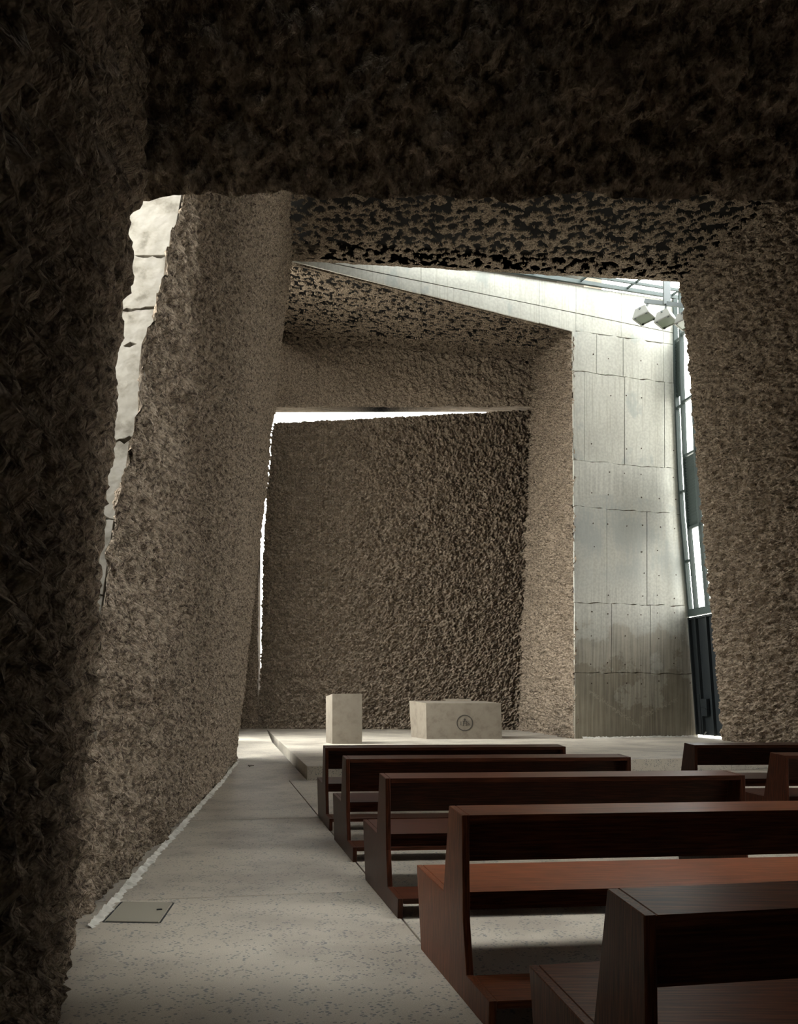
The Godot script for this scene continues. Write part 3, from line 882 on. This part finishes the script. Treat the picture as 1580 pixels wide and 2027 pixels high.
func build_door() -> void:
	var e := func(s: float, h: float, out := 0.0) -> Vector3:
		return slot_edge(h) + Vector3(0.15, 0, 1.0) * s - Vector3(out, 0, 0)
	var side := Vector3(0.15, 0, 1.0)
	var d := thing("door_1", e.call(0.6, 0.26))
	tag(d, "tall dark ribbed steel door at the foot of the glazed slot", "door", "", "structure")
	var lo := 0.29
	var hi := 3.57
	for q in [[0.05, 0.42], [0.46, 1.02], [1.06, 1.6], [1.62, 2.3]]:
		put("leaf_panel", bar_mesh(e.call((q[0] + q[1]) / 2, lo), e.call((q[0] + q[1]) / 2, hi), q[1] - q[0], 0.03, side), M.dark_steel, d)
	for s in [0.06, 0.44, 1.04, 1.61]:
		put("rib", bar_mesh(e.call(s, lo, 0.05), e.call(s, hi, 0.05), 0.06, 0.1, side, 0.004), M.dark_steel, d)
	put("top_rail", bar_mesh(e.call(0.03, hi - 0.03, 0.04), e.call(2.3, hi - 0.03, 0.04), 0.06, 0.09, Vector3.UP), M.dark_steel, d)
	put("bolt_rail", bar_mesh(e.call(0.34, 0.3, 0.09), e.call(0.34, 1.42, 0.09), 0.13, 0.05, side, 0.005), M.dark_steel, d)
	var lock := put("lock_box", bar_mesh(e.call(0.66, 0.82, 0.09), e.call(0.66, 1.3, 0.09), 0.3, 0.08, side, 0.006), M.dark_steel, d)
	put("handle", bar_mesh(e.call(0.55, 1.06, 0.16), e.call(0.8, 1.02, 0.16), 0.025, 0.025, Vector3.UP, 0.005), M.dark_steel, lock)
	put("foot_latch", bar_mesh(e.call(0.46, 0.3, 0.09), e.call(0.62, 0.4, 0.09), 0.03, 0.03, Vector3.UP), M.dark_steel, d)

func build_floodlights() -> void:
	var br := thing("lamp_bracket", Vector3(6.95, 11.6, -23))
	tag(br, "grey steel bracket hanging from the roof light and carrying floodlights", "bracket")
	put("hanger", bar_mesh(Vector3(7.1, 12.44, -23.44), Vector3(7.1, 11.75, -23.44), 0.2, 0.06, Vector3(0.95, 0, -0.3), 0.006), M.grey_steel, br)
	put("arm", bar_mesh(Vector3(6.62, 12.0, -23.8), Vector3(7.6, 11.55, -23.1), 0.1, 0.1, Vector3.UP, 0.006), M.grey_steel, br)
	var e2 := Vector3(0.63, 0, -0.77).normalized()
	var e1 := Vector3(0.76, 0.18, 0.62)
	e1 = (e1 - e2 * e1.dot(e2)).normalized()
	var up := e1.cross(e2).normalized()
	if up.y < 0: up = -up
	var which := ["leftmost square grey floodlight hanging from the bracket in the roof slot", "middle square grey floodlight hanging from the bracket in the roof slot", "rightmost grey floodlight half hidden by the edge of the right wall"]
	for k in 3:
		var c: Vector3 = [Vector3(6.61, 11.55, -23.8), Vector3(7.09, 11.3, -23.44), Vector3(7.52, 11.12, -23.12)][k]
		var t := thing("floodlight", c)
		tag(t, which[k], "floodlight", "floodlights on the roof bracket")
		var st := kit()
		var half := Vector2(0.26, 0.31)
		var body := PackedVector2Array()
		# housing: a tapering tray
		var lo_ := [c - e1 * 0.225 - e2 * 0.28, c + e1 * 0.225 - e2 * 0.28, c + e1 * 0.225 + e2 * 0.28, c - e1 * 0.225 + e2 * 0.28]
		var hi_ := [c - e1 * 0.14 - e2 * 0.2 + up * 0.24, c + e1 * 0.14 - e2 * 0.2 + up * 0.24, c + e1 * 0.14 + e2 * 0.2 + up * 0.24, c - e1 * 0.14 + e2 * 0.2 + up * 0.24]
		var z := [Vector2.ZERO, Vector2.ZERO, Vector2.ZERO]
		for i in 4:
			var j := (i + 1) % 4
			var out: Vector3 = (lo_[i] + lo_[j]) / 2 - c
			tri(st, [lo_[i], lo_[j], hi_[j]], z, out)
			tri(st, [lo_[i], hi_[j], hi_[i]], z, out)
		tri(st, [hi_[0], hi_[1], hi_[2]], z, up)
		tri(st, [hi_[0], hi_[2], hi_[3]], z, up)
		put("housing", done(st), M.lamp_body, t)
		var B := Basis(e1, up, e1.cross(up))
		var glass := put("front_glass", box_mesh(c - up * 0.006, Vector3(0.41, 0.012, 0.52), B), M.lamp_glass, t)
		for q in [[-0.215, 0.0, 0.03, 0.56], [0.215, 0.0, 0.03, 0.56]]:
			put("bezel", box_mesh(c + e1 * q[0] - up * 0.012, Vector3(q[2], 0.04, q[3]), B, 0.004), M.lamp_body, t)
		for q in [-0.27, 0.27]:
			put("bezel", box_mesh(c + e2 * q - up * 0.012, Vector3(0.4, 0.04, 0.03), B, 0.004), M.lamp_body, t)
		for q in [[-0.16, -0.26], [0.16, -0.26], [-0.16, 0.26], [0.16, 0.26]]:
			put("clip", box_mesh(c + e1 * q[0] + e2 * q[1] - up * 0.03, Vector3(0.05, 0.03, 0.04), B), M.dark_steel, glass)
		put("yoke", bar_mesh(c + up * 0.2 - e2 * 0.24, c + up * 0.2 + e2 * 0.24, 0.05, 0.05, up, 0.004), M.grey_steel, t)
		var on_arm := Vector3(6.62, 11.96, -23.8).lerp(Vector3(7.6, 11.51, -23.1), [0.08, 0.48, 0.9][k])
		put("stem", bar_mesh(c + up * 0.2, on_arm, 0.05, 0.05, e1, 0.004), M.grey_steel, t)

func block(st: SurfaceTool, lo_: Array, hi_: Array) -> void:   # four lower and four upper corners
	var z := [Vector2.ZERO, Vector2.ZERO, Vector2.ZERO]
	var mid := Vector3.ZERO
	for p in lo_ + hi_: mid += p / 8.0
	for f in [[lo_[0], lo_[1], hi_[1], hi_[0]], [lo_[1], lo_[2], hi_[2], hi_[1]], [lo_[2], lo_[3], hi_[3], hi_[2]], [lo_[3], lo_[0], hi_[0], hi_[3]], [hi_[0], hi_[1], hi_[2], hi_[3]], [lo_[0], lo_[1], lo_[2], lo_[3]]]:
		var out: Vector3 = (f[0] + f[1] + f[2] + f[3]) / 4.0 - mid
		tri(st, [f[0], f[1], f[2]], z, out)
		tri(st, [f[0], f[2], f[3]], z, out)

func build_altar() -> void:
	var y0 := 0.225
	var t := thing("altar", Vector3(1.7, y0, -24.2))
	tag(t, "wide block altar of cast concrete bearing a round carved emblem", "altar")
	var st := kit()
	block(st, [Vector3(0.735, y0, -23.5), Vector3(2.74, y0, -23.5), Vector3(2.42, y0, -24.8), Vector3(0.345, y0, -24.8)],
		[Vector3(0.718, 1.179, -23.5), Vector3(2.706, 1.179, -23.5), Vector3(2.38, 1.236, -24.8), Vector3(0.285, 1.246, -24.8)])
	put("body", done(st), M.cast, t)
	var c := Vector3(1.746, 0.655, -23.499)
	st = kit()
	var n := 40
	for k in n:
		var a0 := TAU * k / n
		var a1 := TAU * (k + 1) / n
		bar(st, c + Vector3(cos(a0), sin(a0), 0) * 0.205, c + Vector3(cos(a1), sin(a1), 0) * 0.205, 0.022, 0.012, Vector3(cos(a0), sin(a0), 0))
	var ring := put("emblem_ring", done(st), M.engraved, t)
	ring.set_meta("label", "carved ring of the emblem")
	var font := SystemFont.new()
	font.font_names = PackedStringArray(["Droid Serif"])
	for q in [["I", -0.1, 16], ["H", 0.0, 22], ["S", 0.1, 16]]:
		var tm := TextMesh.new()
		tm.font = font
		tm.text = q[0]
		tm.font_size = q[2]
		tm.pixel_size = 0.0078
		tm.depth = 0.012
		var o := put("emblem_letter", tm, M.engraved, ring)
		o.position = c + Vector3(q[1], -0.015, 0.0)
	put("emblem_cross", bar_mesh(c + Vector3(0, 0.01, 0), c + Vector3(0, 0.12, 0), 0.016, 0.012, Vector3.RIGHT), M.engraved, ring)
	put("emblem_cross", bar_mesh(c + Vector3(-0.035, 0.085, 0), c + Vector3(0.035, 0.085, 0), 0.014, 0.012, Vector3.UP), M.engraved, ring)

	t = thing("lectern", Vector3(-1.3, y0, -21.3))
	tag(t, "narrow upright concrete lectern with a slanted top left of the altar", "lectern")
	st = kit()
	block(st, [Vector3(-1.584, y0, -21.0), Vector3(-0.878, y0, -21.0), Vector3(-0.95, y0, -21.7), Vector3(-1.793, y0, -21.7)],
		[Vector3(-1.584, 1.413, -21.0), Vector3(-0.878, 1.413, -21.0), Vector3(-0.95, 1.356, -21.7), Vector3(-1.793, 1.356, -21.7)])
	put("body", done(st), M.cast, t)
	put("book_ledge", bar_mesh(Vector3(-1.79, 1.368, -21.69), Vector3(-0.95, 1.368, -21.69), 0.02, 0.03, Vector3.UP), M.cast, t)

	t = thing("seat_block", Vector3(1.8, y0, -27.2))
	tag(t, "low concrete seat showing just above the altar top", "seat")
	put("back_slab", box_mesh(Vector3(1.83, 0.76, -27.3), Vector3(0.8, 1.07, 0.12), Basis.IDENTITY, 0.008), M.cast, t)
	put("seat", box_mesh(Vector3(1.83, 0.45, -27.0), Vector3(0.8, 0.45, 0.5), Basis.IDENTITY, 0.008), M.cast, t)

func build_benches() -> void:
	var rows := [
		[Vector3(-0.90, 0, -9.82), 0.19, 0.09, 2.52, "dark wooden church bench of the front row, left of the gangway, nearest the altar"],
		[Vector3(-0.598, 0, -8.15), 0.205, 0.10, 2.46, "dark wooden church bench, second row behind the platform step"],
		[Vector3(-0.242, 0, -6.346), 0.2077, 0.10, 2.38, "dark wooden church bench, third row, its right end in full view"],
		[Vector3(0.114, 0, -4.58), 0.21, 0.12, 2.45, "reddish wooden church bench in the fourth row, its end panel lit"],
		[Vector3(0.445, 0, -2.82), 0.165, 0.19, 2.45, "reddish wooden church bench closest to the camera, cut off at the bottom right"],
		[Vector3(3.06, 0, -10.36), 0.2, 0.06, 2.45, "dark wooden church bench of the front row right of the gangway"],
		[Vector3(3.27, 0, -8.59), 0.2, 0.06, 2.45, "dark wooden church bench of the second row at the right edge"]]
	for r in rows:
		var o: Vector3 = r[0]
		var ez := Vector3(r[1], 0, 1.0).normalized()
		var ex := Vector3(1.0, 0, -r[2]).normalized()
		var L: float = r[3]
		var red: bool = r[0].z > -5.0      # the two nearest benches take the lighter, redder wood texture
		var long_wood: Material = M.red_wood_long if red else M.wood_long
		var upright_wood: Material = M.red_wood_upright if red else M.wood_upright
		var t := thing("church_bench", o)
		tag(t, r[4], "bench", "wooden benches with kneelers")
		var piece := func(called: String, poly: Array, a: float, b: float, m: Material, bevel := 0.003) -> void:
			var pp := PackedVector2Array()
			for p in poly: pp.append(Vector2(p[0], p[1]))
			var st := kit()
			extrude(st, pp, o, ez, Vector3.UP, ex, a, b, bevel)
			put(called, done(st), m, t)
		var prof := [[0.0, 0.0], [-0.10, 0.42], [0.455, 0.403], [0.554, 0.811], [0.772, 0.795], [0.786, 0.345], [0.84, 0.125], [1.16, 0.12], [1.146, 0.0]]
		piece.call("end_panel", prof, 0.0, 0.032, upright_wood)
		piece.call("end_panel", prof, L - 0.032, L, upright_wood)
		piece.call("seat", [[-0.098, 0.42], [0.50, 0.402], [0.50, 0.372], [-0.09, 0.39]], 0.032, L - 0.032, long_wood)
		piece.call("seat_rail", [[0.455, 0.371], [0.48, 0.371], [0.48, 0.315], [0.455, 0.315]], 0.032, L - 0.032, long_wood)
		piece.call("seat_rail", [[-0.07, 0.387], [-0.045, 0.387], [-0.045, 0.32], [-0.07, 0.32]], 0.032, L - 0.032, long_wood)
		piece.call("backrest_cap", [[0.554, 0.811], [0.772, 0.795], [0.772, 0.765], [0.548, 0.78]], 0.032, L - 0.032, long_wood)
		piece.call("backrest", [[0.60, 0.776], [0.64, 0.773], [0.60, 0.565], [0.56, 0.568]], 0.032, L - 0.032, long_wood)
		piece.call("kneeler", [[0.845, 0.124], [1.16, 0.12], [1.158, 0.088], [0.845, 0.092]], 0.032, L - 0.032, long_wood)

func build_details() -> void:
	# access cover let into the floor by the left wall
	var t := thing("access_cover", Vector3(-1.58, 0, -5.4))
	tag(t, "small square concrete access cover in the floor by the left wall", "floor cover")
	var st := kit()
	prism(st, [[-1.761, 5.634], [-1.444, 5.617], [-1.396, 5.13], [-1.712, 5.153]], 0.0, 0.006, 0.003)
	var lid := put("lid", done(st), M.lid, t)
	st = kit()
	var cn := [Vector3(-1.772, 0.001, -5.645), Vector3(-1.434, 0.001, -5.627), Vector3(-1.385, 0.001, -5.12), Vector3(-1.722, 0.001, -5.143)]
	for k in 4: bar(st, cn[k], cn[(k + 1) % 4], 0.01, 0.003, Vector3.UP.cross(cn[(k + 1) % 4] - cn[k]))
	put("rim", done(st), M.dark_steel, t)
	put("lifting_eye", box_mesh(Vector3(-1.47, 0.008, -5.42), Vector3(0.03, 0.006, 0.02), Basis(Vector3.UP, 0.4)), M.dark_steel, lid)
	# mortar left along the foot of the walls
	var crumb := func(called: String, label: String, a: Vector3, b: Vector3, wide: float, seed_: int) -> void:
		var at := func(u: float, v: float) -> Vector3:
			var p := a.lerp(b, u)
			var dirv := (b - a).normalized()
			var out := dirv.cross(Vector3.UP)
			if out.dot(Vector3(1, 0, 0.6)) < 0: out = -out
			var j := 0.6 + 0.8 * absf(jagged.get_noise_2d(u * a.distance_to(b) * 1.4 + seed_, 0.0)) + 0.35 * jagged.get_noise_2d(u * a.distance_to(b) * 6.0, seed_)
			return p + out * (v * wide * j + 0.04) + Vector3(0, (1.0 - v) * wide * 0.55 * j + 0.004, 0)
		tag(put(called, rough(at, steps(int(a.distance_to(b) / 0.03) + 2), steps(7), Vector3(0.5, 1, 0.3), 0.012), M.mortar), label, "mortar", "", "structure")
	crumb.call("baseboard_left", "pale mortar crust along the foot of the left wall", Vector3(-1.80, 0.0, -5.0), Vector3(-2.84, 0.0, -14.0), 0.06, 5)
	crumb.call("baseboard_left_ramp", "pale mortar crust where the ramp meets the left wall", Vector3(-2.84, 0.0, -14.0), Vector3(-3.16, 0.085, -17.0), 0.06, 9)
	crumb.call("baseboard_front", "pale mortar crust at the foot of the stained concrete wall", Vector3(4.9, 0.225, -23.8), Vector3(8.4, 0.225, -24.93), 0.09, 14)
	# a twig on the ramp
	t = thing("twig", Vector3(-2.75, 0.03, -16.1))
	tag(t, "small forked twig lying on the pale ramp", "twig")
	for q in [[Vector3(-2.78, 0.075, -16.3), Vector3(-2.70, 0.075, -16.0)], [Vector3(-2.74, 0.075, -16.12), Vector3(-2.66, 0.075, -16.2)]]:
		put("stem", bar_mesh(q[0], q[1], 0.012, 0.012, Vector3.UP), M.dark_brown, t)
